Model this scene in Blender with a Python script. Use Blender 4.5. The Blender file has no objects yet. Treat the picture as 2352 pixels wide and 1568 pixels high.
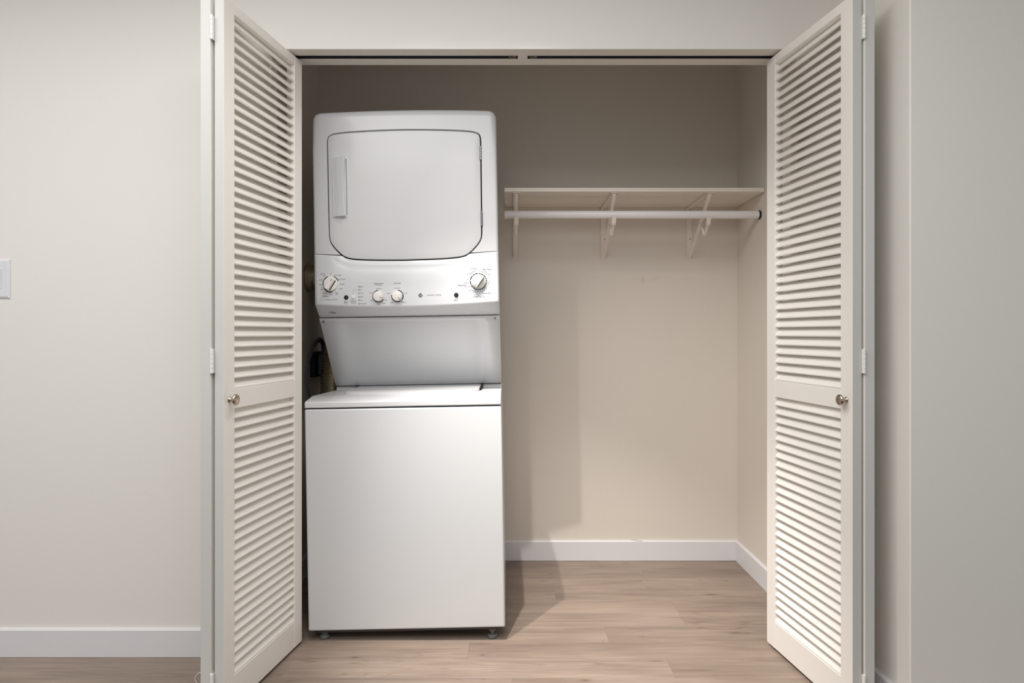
import bpy, bmesh, math, random
from mathutils import Vector, Matrix
R = math.radians
rnd = random.Random(11)
S = bpy.context.scene
COL = S.collection

# ------------------------------------------------------------------ camera, world, lights, exposure
cam_d = bpy.data.cameras.new('camera'); cam = bpy.data.objects.new('camera', cam_d); COL.objects.link(cam)
cam.location = (0, 0, 1.069); cam.rotation_euler = (R(90), 0, 0)
cam_d.sensor_width = 36; cam_d.lens = 1500/2352*36; cam_d.shift_y = -19/2352
cam_d.clip_start = .05
S.camera = cam
W = bpy.data.worlds.new('world'); S.world = W; W.use_nodes = True
W.node_tree.nodes['Background'].inputs[0].default_value = (1.0, 1.0, 1.0, 1)
W.node_tree.nodes['Background'].inputs[1].default_value = .50
def spot(name, loc, target, power, size=120, blend=1.0, radius=.014, col=(1, .95, .89)):
    d = bpy.data.lights.new(name, 'SPOT'); d.energy = power; d.spot_size = R(size); d.spot_blend = blend
    d.shadow_soft_size = radius; d.color = col
    o = bpy.data.objects.new(name, d); COL.objects.link(o); o.location = loc
    o.rotation_euler = (Vector(target)-Vector(loc)).to_track_quat('-Z', 'Y').to_euler()
    return o
# ceiling track in front of the closet: two heads to the back wall, a single head at each end, plus added floor lamps
spot('track_and_added_spot', (-.49, 1.61, 2.36), (1.0, 2.78, .1), 29, 58)
spot('track_and_added_spot', (-.19, 1.73, 2.30), (1.0, 2.82, .1), 29, 58)
spot('track_and_added_spot', (-.49, 1.61, 2.36), (.22, 2.30, 0), 132, 49)  # second lamp added at this head to strengthen the floor shadow
spot('track_and_added_spot', (-.19, 1.73, 2.30), (.28, 2.33, 0), 132, 49)  # another added lamp, lights the floor beside the washer
spot('track_and_added_spot', (-.66, 1.54, 2.38), (-1.8, 1.2, .3), 5, 90)
spot('track_and_added_spot', (-.02, 1.79, 2.28), (-.62, 2.0, .9), 15, 92)
# added soft fill in place of the room's bounced light, above and to the left of the camera
ad = bpy.data.lights.new('room_fill_light', 'AREA'); ad.shape = 'RECTANGLE'; ad.size = 2.8; ad.size_y = 1.9; ad.energy = 62; ad.color = (1, .99, .975)
ao = bpy.data.objects.new('room_fill_light', ad); COL.objects.link(ao); ao.location = (-.85, .45, 2.42)
S.view_settings.view_transform = 'Standard'; S.view_settings.look = 'None'
S.view_settings.exposure = 0.0; S.view_settings.gamma = 1.0; S.view_settings.use_curve_mapping = False
S.cycles.use_denoising = True; S.cycles.max_bounces = 10; S.cycles.diffuse_bounces = 6

# ------------------------------------------------------------------ materials
def srgb(r, g, b):
    f = lambda c: (c/255/12.92) if c/255 <= .04045 else ((c/255+.055)/1.055)**2.4
    return (f(r), f(g), f(b), 1)
def mat(name, col, rough=.5, metal=0, bump=0, bscale=200, mott=0, coat=0, spec=.5):
    m = bpy.data.materials.new(name); m.use_nodes = True; N = m.node_tree.nodes; L = m.node_tree.links
    b = N['Principled BSDF']; b.inputs['Base Color'].default_value = col
    b.inputs['Roughness'].default_value = rough; b.inputs['Metallic'].default_value = metal
    b.inputs['Specular IOR Level'].default_value = spec
    if coat: b.inputs['Coat Weight'].default_value = coat; b.inputs['Coat Roughness'].default_value = .12
    tc = N.new('ShaderNodeTexCoord')
    if mott:
        n = N.new('ShaderNodeTexNoise'); n.inputs['Scale'].default_value = 3.0; n.inputs['Detail'].default_value = 4
        L.new(tc.outputs['Object'], n.inputs['Vector'])
        mx = N.new('ShaderNodeMix'); mx.data_type = 'RGBA'
        mx.inputs['A'].default_value = tuple(c*(1-mott) for c in col[:3])+(1,)
        mx.inputs['B'].default_value = tuple(min(1, c*(1+mott)) for c in col[:3])+(1,)
        L.new(n.outputs['Fac'], mx.inputs['Factor']); L.new(mx.outputs['Result'], b.inputs['Base Color'])
    if bump:
        n2 = N.new('ShaderNodeTexNoise'); n2.inputs['Scale'].default_value = bscale; n2.inputs['Detail'].default_value = 3
        L.new(tc.outputs['Object'], n2.inputs['Vector'])
        bp = N.new('ShaderNodeBump'); bp.inputs['Strength'].default_value = bump; bp.inputs['Distance'].default_value = .002
        L.new(n2.outputs['Fac'], bp.inputs['Height']); L.new(bp.outputs['Normal'], b.inputs['Normal'])
    return m
M = {}
M['wall'] = mat('wall_paint', srgb(231, 228, 222), .6, bump=.12, bscale=130, mott=.012)
M['closet'] = mat('shaded_wall_paint', srgb(223, 215, 205), .6, bump=.12, bscale=130, mott=.015)  # wall paint with the closet's warm bounce and shade put into the colour
M['ceil'] = mat('ceiling_paint', srgb(232, 230, 226), .8, bump=.1)
M['base'] = mat('baseboard_paint', srgb(224, 223, 226), .4, bump=.03, mott=.01)
M['trim'] = mat('trim_paint', srgb(226, 221, 213), .42, bump=.05, bscale=60, mott=.015)
M['door'] = mat('door_paint', srgb(241, 237, 231), .38, bump=.04, bscale=80, mott=.012)
M['edge'] = mat('door_edge_shade', srgb(207, 206, 203), .45, bump=.08, bscale=60, mott=.03)  # door paint with shade put into the colour of the near edges
M['hinge'] = mat('painted_hinge', srgb(236, 234, 229), .35)
M['white'] = mat('appliance_enamel', srgb(210, 211, 213), .28, coat=.35)
M['plastic'] = mat('appliance_plastic', srgb(215, 217, 220), .33, coat=.15)
M['knob'] = mat('knob_plastic', srgb(232, 229, 224), .35)
M['grey'] = mat('pocket_shade', srgb(150, 150, 150), .5)
M['pan'] = mat('base_pan_paint', srgb(62, 62, 62), .6)
M['foot'] = mat('foot_plastic', srgb(104, 106, 106), .4)
M['black'] = mat('black_rubber', srgb(16, 16, 17), .45)
M['void'] = mat('gap_shade', srgb(10, 10, 10), .9)  # near-black fill, puts the shade inside open gaps into the colour
M['ink'] = mat('ink_and_slot_shade', srgb(30, 30, 32), .6)
M['inkg'] = mat('printed_grey_ink', srgb(120, 120, 122), .6)
M['inkw'] = mat('printed_white_ink', srgb(235, 235, 235), .6)
M['chrome'] = mat('brushed_nickel', srgb(186, 172, 158), .22, 1.0)
M['steel'] = mat('galvanised_steel', srgb(150, 150, 155), .35, 1.0, bump=.2, bscale=90)
M['alu'] = mat('aluminium_duct', srgb(205, 196, 176), .3, 1.0, bump=.3, bscale=120)
M['cord'] = mat('cord_jacket', srgb(84, 84, 92), .4)
M['shelf'] = mat('shelf_melamine', srgb(234, 226, 216), .4, mott=.01)
M['rod'] = mat('rod_enamel', srgb(236, 232, 232), .3)
M['plate'] = mat('plate_plastic', srgb(222, 223, 226), .35)
M['thread'] = mat('white_thread', srgb(235, 232, 226), .8)

def px_floor(px, py):
    y = 1500*1.069/(py-765); return ((px-1176)*y/1500, y)

def wood():
    m = bpy.data.materials.new('oak_plank'); m.use_nodes = True; N = m.node_tree.nodes; L = m.node_tree.links
    b = N['Principled BSDF']; b.inputs['Roughness'].default_value = .42; b.inputs['Specular IOR Level'].default_value = .35
    def math_(op, a, c=None, d=None):
        n = N.new('ShaderNodeMath'); n.operation = op
        for i, v in enumerate((a, c, d)):
            if v is None: continue
            if isinstance(v, (int, float)): n.inputs[i].default_value = v
            else: L.new(v, n.inputs[i])
        return n.outputs[0]
    geo = N.new('ShaderNodeNewGeometry'); oi = N.new('ShaderNodeObjectInfo')
    off = N.new('ShaderNodeVectorMath'); off.operation = 'MULTIPLY_ADD'
    comb = N.new('ShaderNodeCombineXYZ')
    r7 = math_('MULTIPLY', oi.outputs['Random'], 37.0); r3 = math_('MULTIPLY', oi.outputs['Random'], 91.0)
    L.new(r7, comb.inputs[0]); L.new(r3, comb.inputs[1])
    add = N.new('ShaderNodeVectorMath'); add.operation = 'ADD'
    L.new(geo.outputs['Position'], add.inputs[0]); L.new(comb.outputs[0], add.inputs[1])
    def noise(sx, sy, detail=4, rough=.55, dist=0):
        mp = N.new('ShaderNodeMapping'); mp.inputs['Scale'].default_value = (sx, sy, 1)
        L.new(add.outputs[0], mp.inputs['Vector'])
        n = N.new('ShaderNodeTexNoise'); n.inputs['Scale'].default_value = 1; n.inputs['Detail'].default_value = detail
        n.inputs['Roughness'].default_value = rough; n.inputs['Distortion'].default_value = dist
        L.new(mp.outputs[0], n.inputs['Vector']); return n.outputs['Fac']
    broad = noise(1.6, 9, 3); fine = noise(7, 330, 4, .6); mid = noise(3, 60, 4, .6, .4)
    # cathedral grain: bands of a stretched warped noise
    cat = noise(1.1, 11, 2, .45)
    band = math_('SINE', math_('MULTIPLY', cat, 95.0))
    band = math_('POWER', math_('MAXIMUM', band, 0.0), 5.0)
    patch = noise(.9, 7, 2)
    pm = N.new('ShaderNodeMapRange'); pm.inputs['From Min'].default_value = .52; pm.inputs['From Max'].default_value = .68
    L.new(patch, pm.inputs['Value'])
    band = math_('MULTIPLY', band, pm.outputs[0])
    ramp = N.new('ShaderNodeValToRGB'); e = ramp.color_ramp.elements
    e[0].position = .32; e[0].color = srgb(114, 100, 90); e[1].position = .68; e[1].color = srgb(162, 145, 132)
    tone = math_('ADD', math_('MULTIPLY', broad, .55), math_('MULTIPLY', mid, .30))
    tone = math_('ADD', tone, math_('MULTIPLY', math_('SUBTRACT', fine, .22), .38))
    tone = math_('ADD', tone, math_('MULTIPLY', math_('SUBTRACT', oi.outputs['Random'], .5), .10))
    L.new(tone, ramp.inputs[0])
    streak = noise(2.2, 210, 3, .5, .3)
    sm = N.new('ShaderNodeMapRange'); sm.inputs['From Min'].default_value = .57; sm.inputs['From Max'].default_value = .72
    L.new(streak, sm.inputs['Value'])
    # knots and mineral streaks at their own places in the boards
    knots = [(1632, 1365, .05, .012, 1.0), (1688, 1453, .05, .014, .75), (1247, 1335, .018, .006, .9), (1261, 1365, .03, .008, .7),
             (1437, 1292, .03, .012, .7), (1345, 1562, .028, .010, .9), (815, 1509, .035, .010, .8), (915, 1511, .02, .005, .6),
             (1108, 1504, .018, .006, .8), (665, 1564, .03, .008, .8), (1475, 1462, .007, .004, .9), (1385, 1472, .007, .004, .8),
             (1508, 1517, .05, .012, .6), (1600, 1407, .028, .004, .9), (1560, 1418, .09, .0035, .8), (1665, 1292, .006, .004, .9)]
    warp = noise(9, 40, 3)
    acc = None
    sep = N.new('ShaderNodeSeparateXYZ'); L.new(geo.outputs['Position'], sep.inputs[0])
    wy = math_('MULTIPLY', math_('SUBTRACT', warp, .5), .012)
    ysum = math_('ADD', sep.outputs[1], wy)
    for px, py, ax, ay, k in knots:
        kx, ky = px_floor(px, py)
        dx = math_('DIVIDE', math_('SUBTRACT', sep.outputs[0], kx), ax)
        dy = math_('DIVIDE', math_('SUBTRACT', ysum, ky), ay)
        d2 = math_('ADD', math_('MULTIPLY', dx, dx), math_('MULTIPLY', dy, dy))
        g = math_('MULTIPLY', math_('ADD', math_('MULTIPLY', math_('EXPONENT', math_('MULTIPLY', d2, -1.6)), .42), math_('MULTIPLY', math_('EXPONENT', math_('MULTIPLY', d2, -9.0)), .58)), k)
        acc = g if acc is None else math_('MAXIMUM', acc, g)
    fl = N.new('ShaderNodeMapRange'); fl.inputs['From Min'].default_value = .30; fl.inputs['From Max'].default_value = .55
    fl.inputs['To Min'].default_value = 1; fl.inputs['To Max'].default_value = .55
    L.new(mid, fl.inputs['Value'])
    acc = math_('MULTIPLY', acc, fl.outputs[0])
    m1 = N.new('ShaderNodeMix'); m1.data_type = 'RGBA'; m1.inputs['B'].default_value = srgb(100, 80, 68)
    L.new(math_('MINIMUM', math_('ADD', math_('MULTIPLY', band, .45), math_('MULTIPLY', sm.outputs[0], .42)), .8), m1.inputs['Factor']); L.new(ramp.outputs[0], m1.inputs['A'])
    m2 = N.new('ShaderNodeMix'); m2.data_type = 'RGBA'; m2.inputs['B'].default_value = srgb(48, 36, 29)
    L.new(acc, m2.inputs['Factor']); L.new(m1.outputs['Result'], m2.inputs['A'])
    L.new(m2.outputs['Result'], b.inputs['Base Color'])
    bp = N.new('ShaderNodeBump'); bp.inputs['Strength'].default_value = .15; bp.inputs['Distance'].default_value = .001
    L.new(fine, bp.inputs['Height']); L.new(bp.outputs['Normal'], b.inputs['Normal'])
    return m
M['wood'] = wood()
M['subfloor'] = mat('subfloor', srgb(60, 50, 42), .9)

# ------------------------------------------------------------------ helpers
def link(name, bm, mats, parent=None, smooth=None, bevel=None, loc=None):
    me = bpy.data.meshes.new(name); bmesh.ops.recalc_face_normals(bm, faces=bm.faces) if smooth != 'keep' else None
    bm.to_mesh(me); bm.free()
    if not isinstance(mats, (list, tuple)): mats = [mats]
    for m in mats: me.materials.append(m)
    o = bpy.data.objects.new(name, me); COL.objects.link(o)
    if parent: o.parent = parent
    if loc: o.location = loc
    if bevel:
        md = o.modifiers.new('bevel', 'BEVEL'); md.width = bevel[0]; md.segments = bevel[1]; md.limit_method = 'ANGLE'; md.angle_limit = R(30)
        md.harden_normals = False
    if smooth:
        for p in me.polygons: p.use_smooth = True
        if isinstance(smooth, (int, float)) and smooth is not True:
            me.set_sharp_from_angle(angle=R(smooth))
    return o
def tag(o, label=None, cat=None, group=None, kind=None):
    if label: o['label'] = label
    if cat: o['category'] = cat
    if group: o['group'] = group
    if kind: o['kind'] = kind
    return o
def empty(name, loc, rot=(0, 0, 0)):
    o = bpy.data.objects.new(name, None); COL.objects.link(o); o.location = loc; o.rotation_euler = rot
    o.empty_display_size = .05
    return o
def box(bm, x0, x1, y0, y1, z0, z1, mi=0):
    v = [bm.verts.new((x, y, z)) for z in (z0, z1) for x, y in ((x0, y0), (x1, y0), (x1, y1), (x0, y1))]
    fs = []
    for q in ((3, 2, 1, 0), (4, 5, 6, 7), (0, 1, 5, 4), (1, 2, 6, 5), (2, 3, 7, 6), (3, 0, 4, 7)):
        f = bm.faces.new([v[i] for i in q]); f.material_index = mi; fs.append(f)
    return fs
def prism(bm, pts, a, b, axis='x', mi=0):
    """extrude polygon pts along an axis from a to b. axis x: pts=(y,z); y: (x,z); z: (x,y)"""
    def P(p, t):
        return {'x': (t, p[0], p[1]), 'y': (p[0], t, p[1]), 'z': (p[0], p[1], t)}[axis]
    A = [bm.verts.new(P(p, a)) for p in pts]; B = [bm.verts.new(P(p, b)) for p in pts]
    n = len(pts)
    bm.faces.new(A).material_index = mi; bm.faces.new(B[::-1]).material_index = mi
    for i in range(n):
        j = (i+1) % n
        bm.faces.new((A[i], B[i], B[j], A[j])).material_index = mi
def cyl(bm, c, r, h, axis='z', seg=24, r2=None, mi=0):
    """cylinder/cone starting at c going +h along axis"""
    r2 = r if r2 is None else r2
    def P(a, rr, t):
        u, v = rr*math.cos(a), rr*math.sin(a)
        return {'z': (c[0]+u, c[1]+v, c[2]+t), 'y': (c[0]+u, c[1]+t, c[2]+v), 'x': (c[0]+t, c[1]+u, c[2]+v)}[axis]
    A = [bm.verts.new(P(2*math.pi*i/seg, r, 0)) for i in range(seg)]
    B = [bm.verts.new(P(2*math.pi*i/seg, r2, h)) for i in range(seg)]
    bm.faces.new(A[::-1]).material_index = mi; bm.faces.new(B).material_index = mi
    for i in range(seg):
        j = (i+1) % seg
        bm.faces.new((A[i], A[j], B[j], B[i])).material_index = mi
def lathe(bm, prof, axis='z', seg=32, mi=0, o=(0, 0, 0)):
    """prof: list of (r, t)"""
    rings = []
    for r, t in prof:
        ring = []
        for i in range(seg):
            a = 2*math.pi*i/seg; u, v = max(r, 1e-5)*math.cos(a), max(r, 1e-5)*math.sin(a)
            p = {'z': (u, v, t), 'y': (u, t, v), 'x': (t, u, v)}[axis]
            ring.append(bm.verts.new((p[0]+o[0], p[1]+o[1], p[2]+o[2])))
        rings.append(ring)
    for a, b in zip(rings, rings[1:]):
        for i in range(seg):
            j = (i+1) % seg
            bm.faces.new((a[i], a[j], b[j], b[i])).material_index = mi
    bm.faces.new(rings[0][::-1]).material_index = mi; bm.faces.new(rings[-1]).material_index = mi
def tube(bm, pts, rad, seg=10, mi=0, flat=None):
    """swept tube along pts; rad number or list; flat=(nx vector, ru, rv) unused"""
    pts = [Vector(p) for p in pts]; n = len(pts)
    rads = rad if isinstance(rad, (list, tuple)) else [rad]*n
    T = [(pts[min(i+1, n-1)]-pts[max(i-1, 0)]).normalized() for i in range(n)]
    up = Vector((0, 0, 1)) if abs(T[0].z) < .9 else Vector((1, 0, 0))
    nrm = (up-T[0]*up.dot(T[0])).normalized()
    rings = []
    for i in range(n):
        nrm = (nrm-T[i]*nrm.dot(T[i])).normalized(); bi = T[i].cross(nrm)
        r = rads[i]; r = r if isinstance(r, (tuple, list)) else (r, r)
        rings.append([bm.verts.new(pts[i]+nrm*r[0]*math.cos(2*math.pi*k/seg)+bi*r[1]*math.sin(2*math.pi*k/seg)) for k in range(seg)])
    for a, b in zip(rings, rings[1:]):
        for k in range(seg):
            j = (k+1) % seg
            bm.faces.new((a[k], a[j], b[j], b[k])).material_index = mi
    bm.faces.new(rings[0][::-1]).material_index = mi; bm.faces.new(rings[-1]).material_index = mi
def smooth_path(pts, k=8):
    pts = [Vector(p) for p in pts]; out = []
    P = [pts[0]*2-pts[1]]+pts+[pts[-1]*2-pts[-2]]
    for i in range(1, len(P)-2):
        a, b, c, d = P[i-1:i+3]
        for j in range(k):
            t = j/k
            out.append(.5*((2*b)+(c-a)*t+(2*a-5*b+4*c-d)*t*t+(3*b-a-3*c+d)*t**3))
    out.append(pts[-1]); return out
def chaikin(p, it=2, closed=True):
    for _ in range(it):
        q = []
        n = len(p)
        for i in range(n if closed else n-1):
            a, b = p[i], p[(i+1) % n]
            q += [(a[0]*.75+b[0]*.25, a[1]*.75+b[1]*.25), (a[0]*.25+b[0]*.75, a[1]*.25+b[1]*.75)]
        p = q if closed else [p[0]]+q+[p[-1]]
    return p
def rrect(x0, x1, y0, y1, r, k=5):
    out = []
    for cx, cy, a0 in ((x1-r, y1-r, 0), (x0+r, y1-r, 90), (x0+r, y0+r, 180), (x1-r, y0+r, 270)):
        for i in range(k+1):
            a = R(a0+90*i/k); out.append((cx+r*math.cos(a), cy+r*math.sin(a)))
    return out
nb = bmesh.new

# ------------------------------------------------------------------ setting
Y_FRONT, Y_JAMB, Y_BACK = 2.165, 2.293, 3.08
X_L, X_R = -.914, 1.062          # closet side walls
O_L, O_R, O_T = -.842, .992, 2.010   # opening
CEIL = 2.44
bm = nb()
box(bm, -2.6, O_L, Y_FRONT, Y_JAMB, 0, CEIL); box(bm, O_R, X_R+.10, Y_FRONT, Y_JAMB, 0, CEIL)
box(bm, O_L, O_R, Y_FRONT, Y_JAMB, O_T+.022, CEIL); box(bm, O_L, O_R, Y_FRONT, Y_FRONT+.0040, O_T+.0006, O_T+.022)
tag(link('wall_front', bm, M['wall']), 'off-white painted wall around the closet opening', kind='structure')
bm = nb(); box(bm, X_L-.1, X_R+.1, Y_BACK, Y_BACK+.1, 0, CEIL)
tag(link('wall_back', bm, M['closet']), 'off-white wall at the back of the closet, tinted beige for bounced light', kind='structure')
bm = nb(); box(bm, X_L-.1, X_L, Y_JAMB, Y_BACK, 0, CEIL)
tag(link('wall_left', bm, M['closet']), 'left inside wall of the closet behind the dryer', kind='structure')
bm = nb(); box(bm, X_R, X_R+.1, Y_JAMB, Y_BACK, 0, CEIL)
tag(link('wall_right', bm, M['closet']), 'right inside wall of the closet where the shelf ends', kind='structure')
bm = nb(); prism(bm, [(1.064, Y_FRONT), (1.064, 1.749), (1.067, 1.746), (2.6, 1.746), (2.6, Y_FRONT)], 0, CEIL, 'z')
tag(link('wall_side', bm, M['wall']), 'wall corner that steps forward to the right of the closet', kind='structure')
bm = nb(); box(bm, -2.6, 2.6, -1.2, Y_BACK+.1, CEIL, CEIL+.05)
tag(link('ceiling', bm, M['ceil']), 'white ceiling over room and closet', kind='structure')

# floor with its planks
bm = nb(); box(bm, -2.6, 2.6, -1.2, Y_BACK+.1, -.06, -.0085)
floor = tag(link('floor', bm, M['subfloor']), 'light greyish oak plank floor', kind='structure')
PW = .118
joints = {0: [.176], 1: [.561], -1: [.637], -2: [.637], -3: [.336], -4: [-.146], -5: [.507, -.72], 3: [-.2, .4], 2: [-.4]}
for r in range(-11, 5):
    y0 = 2.616+PW*r; y1 = min(y0+PW, Y_BACK+.02)
    if y1-y0 < .02: continue
    js = sorted(joints.get(r, []))
    if not js: js = [rnd.uniform(-.6, .6)]
    xs = list(js)
    while xs[0] > -2.4: xs.insert(0, xs[0]-rnd.uniform(.95, 1.25))
    while xs[-1] < 2.4: xs.append(xs[-1]+rnd.uniform(.95, 1.25))
    for a, b in zip(xs, xs[1:]):
        a2, b2 = max(a, -2.5), min(b, 2.5)
        if b2-a2 < .05: continue
        g, c = .0001, .00022
        bm = nb()
        lo = [bm.verts.new((x, y, -.0084)) for x, y in ((a2+g, y0+g), (b2-g, y0+g), (b2-g, y1-g), (a2+g, y1-g))]
        md = [bm.verts.new((x, y, -c)) for x, y in ((a2+g, y0+g), (b2-g, y0+g), (b2-g, y1-g), (a2+g, y1-g))]
        hi = [bm.verts.new((x, y, 0)) for x, y in ((a2+g+c, y0+g+c), (b2-g-c, y0+g+c), (b2-g-c, y1-g-c), (a2+g+c, y1-g-c))]
        for A, B in ((lo, md), (md, hi)):
            for i in range(4): bm.faces.new((A[i], A[(i+1) % 4], B[(i+1) % 4], B[i]))
        bm.faces.new(hi); bm.faces.new(lo[::-1])
        link('floor_plank', bm, M['wood'], floor)

# baseboards: flat board with a chamfered top
def baseboard(name, p0, p1, label, inward, ends=(0, 0)):
    """run from p0 to p1 on the wall line, inward = unit vector into the room"""
    p0, p1, n = Vector(p0), Vector(p1), Vector(inward)
    prof = [(0, .001), (.012, .001), (.012, .0885), (.010, .0912), (0, .0936)]
    bm = nb(); rows = []
    d = (p1-p0).normalized()
    for p, e in ((p0, ends[0]), (p1, ends[1])):
        rows.append([bm.verts.new((*(p+n*t+d*e*t), z)) for t, z in prof])
    A, B = rows; k = len(prof)
    for i in range(k): bm.faces.new((A[i], A[(i+1) % k], B[(i+1) % k], B[i]))
    bm.faces.new(A); bm.faces.new(B[::-1])
    return tag(link(name, bm, M['base']), label, kind='structure')
baseboard('baseboard_front', (-2.5, Y_FRONT), (O_L-.014, Y_FRONT), 'white baseboard left of the closet doors', (0, -1))
baseboard('baseboard_back', (X_L, Y_BACK), (X_R, Y_BACK), 'white baseboard along the closet back wall', (0, -1), (1, -1))
baseboard('baseboard_right', (X_R, Y_BACK), (X_R, Y_JAMB), 'white baseboard on the right closet wall', (-1, 0), (1, 0))
baseboard('baseboard_left', (X_L, Y_JAMB), (X_L, Y_BACK), 'white baseboard on the left closet wall', (1, 0), (0, -1))
baseboard('baseboard_side', (1.064, Y_FRONT), (1.064, 1.746), 'white baseboard on the short wall behind the right door', (-1, 0), (1, 1))
baseboard('baseboard_corner', (1.064, 1.746), (2.5, 1.746), 'white baseboard on the wall right of the closet', (0, -1), (-1, 0))

# jambs of the opening: head in two boards with a slot for the tracks, two side jambs
bm = nb(); box(bm, O_L, O_R, Y_FRONT+.0052, 2.2155, O_T, O_T+.021)
tag(link('trim_1', bm, M['trim'], bevel=(.0015, 2)), 'white front board of the closet door head', kind='structure')
bm = nb(); box(bm, O_L, O_R, 2.2445, Y_JAMB+.001, O_T, O_T+.021); box(bm, .020, .053, 2.2157, 2.2445, O_T, O_T+.021)
tag(link('trim_2', bm, M['trim'], bevel=(.0012, 2)), 'white rear board of the closet door head', kind='structure')
bm = nb(); box(bm, O_L-.0005, O_L+.0035, Y_FRONT-.001, Y_JAMB, .001, O_T)
tag(link('trim_3', bm, M['trim']), 'white left side jamb of the closet opening', kind='structure')
bm = nb(); box(bm, O_R-.0035, O_R+.0005, Y_FRONT-.001, Y_JAMB, .001, O_T)
tag(link('trim_4', bm, M['trim']), 'white right side jamb of the closet opening', kind='structure')
def track(x0, x1, label, flip):
    root = tag(empty('door_track', ((x0+x1)/2, 2.230, O_T+.021)), label, 'door track', 'bifold door tracks in the head jamb')
    h = (x1-x0)/2
    bm = nb()
    box(bm, -h, h, -.0140, .0140, -.0025, -.0010)
    box(bm, -h, h, -.0140, -.0128, -.0200, -.0025); box(bm, -h, h, .0128, .0140, -.0200, -.0025)
    box(bm, -h, h, -.0128, -.0085, -.0200, -.0188); box(bm, -h, h, .0085, .0128, -.0200, -.0188)
    link('channel', bm, M['steel'], root)
    for s in (-1, 1):
        bm = nb(); x = s*(h-.018)
        box(bm, x-.014, x+.014, -.0080, .0080, -.0175, -.0050)
        cyl(bm, (x-.004, 0, -.0215), .0045, .006, 'z', 12); box(bm, x+.004, x+.012, -.010, .010, -.0186, -.0165)
        link('pivot_bracket', bm, M['chrome'], root)
    return root
track(O_L+.006, .019, 'steel bifold track in the head, left of the white block', 1)
track(.054, O_R-.006, 'steel bifold track in the head, right of the white block', -1)

# ------------------------------------------------------------------ louvred bifold doors
PL = .452; PT = .028; Z0, Z1 = .010, 2.003
ST = .052
OPEN = ((.0987, .855, 26), (.9106, 1.974, 36))
def slat_mesh():
    w, t, a = .036, .0066, R(51)
    hw, ht = w/2, t/2
    prof = [(-hw+.001, -ht), (hw-.0025, -ht), (hw-.0006, -ht*.55), (hw, 0), (hw-.0006, ht*.55), (hw-.0025, ht), (-hw+.001, ht), (-hw, 0)]
    bm = nb()
    # rotate: slat runs along x, its outer (+w) edge points to the face (+y) and down
    q = [(p*math.cos(a)+n*math.sin(a), -p*math.sin(a)+n*math.cos(a)) for p, n in prof]
    prism(bm, q, -(PL/2-ST)-.003, (PL/2-ST)+.003, 'x')
    bmesh.ops.recalc_face_normals(bm, faces=bm.faces)
    me = bpy.data.meshes.new('slat'); bm.to_mesh(me); bm.free(); me.materials.append(M['door'])
    return me
SLAT = slat_mesh()
SLAT_M = SLAT.copy(); SLAT_M.transform(Matrix.Rotation(math.pi, 4, 'Z'))
def panel(parent, far, near, s, knob=False):
    """leaf from far (x,y) to near (x,y); s=+1: room face on local +Y (face at Y=0, body behind)"""
    fx, fy = far; d = Vector((near[0]-fx, near[1]-fy)); ang = math.atan2(d.y, d.x)
    bm = nb()
    y0, y1 = (-PT, 0) if s > 0 else (0, PT)
    ch = .005
    def stile(x0, x1, cut):   # far stile has eased outer corners
        if cut == 'far': pts = [(x0+ch, Z0), (x1, Z0), (x1, Z1), (x0+ch, Z1), (x0, Z1-ch), (x0, Z0+ch)]
        else: pts = [(x0, Z0), (x1-.002, Z0), (x1, Z0+.002), (x1, Z1-.002), (x1-.002, Z1), (x0, Z1)]
        prism(bm, pts, y0, y1, 'y')
    stile(0, ST, 'far'); stile(PL-ST, PL, 'near')
    zs = [Z0, OPEN[0][0], OPEN[0][1], OPEN[1][0], OPEN[1][1], Z1]
    for k in (0, 2, 4):
        box(bm, ST, PL-ST, y0+.0004, y1-.0004, zs[k], zs[k+1])
    leaf = link('door_panel', bm, [M['door'], M['edge']], parent, bevel=(.0018, 2))
    for p in leaf.data.polygons:
        if p.normal.x > .9 and abs(p.center.x-PL) < .003: p.material_index = 1
    leaf.location = (fx, fy, 0); leaf.rotation_euler = (0, 0, ang)
    for za, zb, n in OPEN:
        for i in range(n):
            o = bpy.data.objects.new('slat', SLAT if s > 0 else SLAT_M); COL.objects.link(o); o.parent = leaf
            o.location = (PL/2, (y0+y1)/2-s*.0004, za+(zb-za)*(i+.5)/n)
            o.rotation_euler = (R(rnd.uniform(-.8, .8)), R(rnd.uniform(-.05, .05)), 0)
    # thin stops framing each louvred field
    if knob:
        bm = nb()
        lathe(bm, [(.0001, 0), (.0085, 0), (.0088, .0015), (.0078, .0030), (.0058, .0048), (.0048, .0075), (.0050, .0105), (.0075, .0130), (.0125, .0150),
                   (.0152, .0180), (.0156, .0205), (.0146, .0232), (.0115, .0250), (.0060, .0262), (.0001, .0265)], 'y', 32)
        k = link('knob', bm, M['chrome'], leaf, smooth=45)
        k.location = (PL-.026, 0, .883)
        if s < 0: k.rotation_euler = (0, 0, math.pi)
        k['label'] = 'brushed nickel door knob'
    return leaf
def hinge(parent, x, y, zc):
    bm = nb(); L = .066
    for i in range(5):
        z0 = zc-L/2+L*i/5
        cyl(bm, (x, y, z0+.0004), .0042, L/5-.0008, 'z', 14)
    cyl(bm, (x, y, zc-L/2-.001), .0028, L+.002, 'z', 10)
    box(bm, x-.0032, x-.0020, y, y+.022, zc-L/2, zc+L/2); box(bm, x+.0020, x+.0032, y, y+.022, zc-L/2, zc+L/2)
    link('hinge', bm, M['hinge'], parent, smooth=40)
d1 = tag(empty('door_1', (-.80, 2.02, 0)), 'white louvered bifold door folded open left of the washer', 'door', kind='structure')
d2 = tag(empty('door_2', (.94, 2.02, 0)), 'white louvered bifold door folded open at the right wall', 'door', kind='structure')
def rel(e, p): return (p[0]-e.location.x, p[1]-e.location.y)
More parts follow.
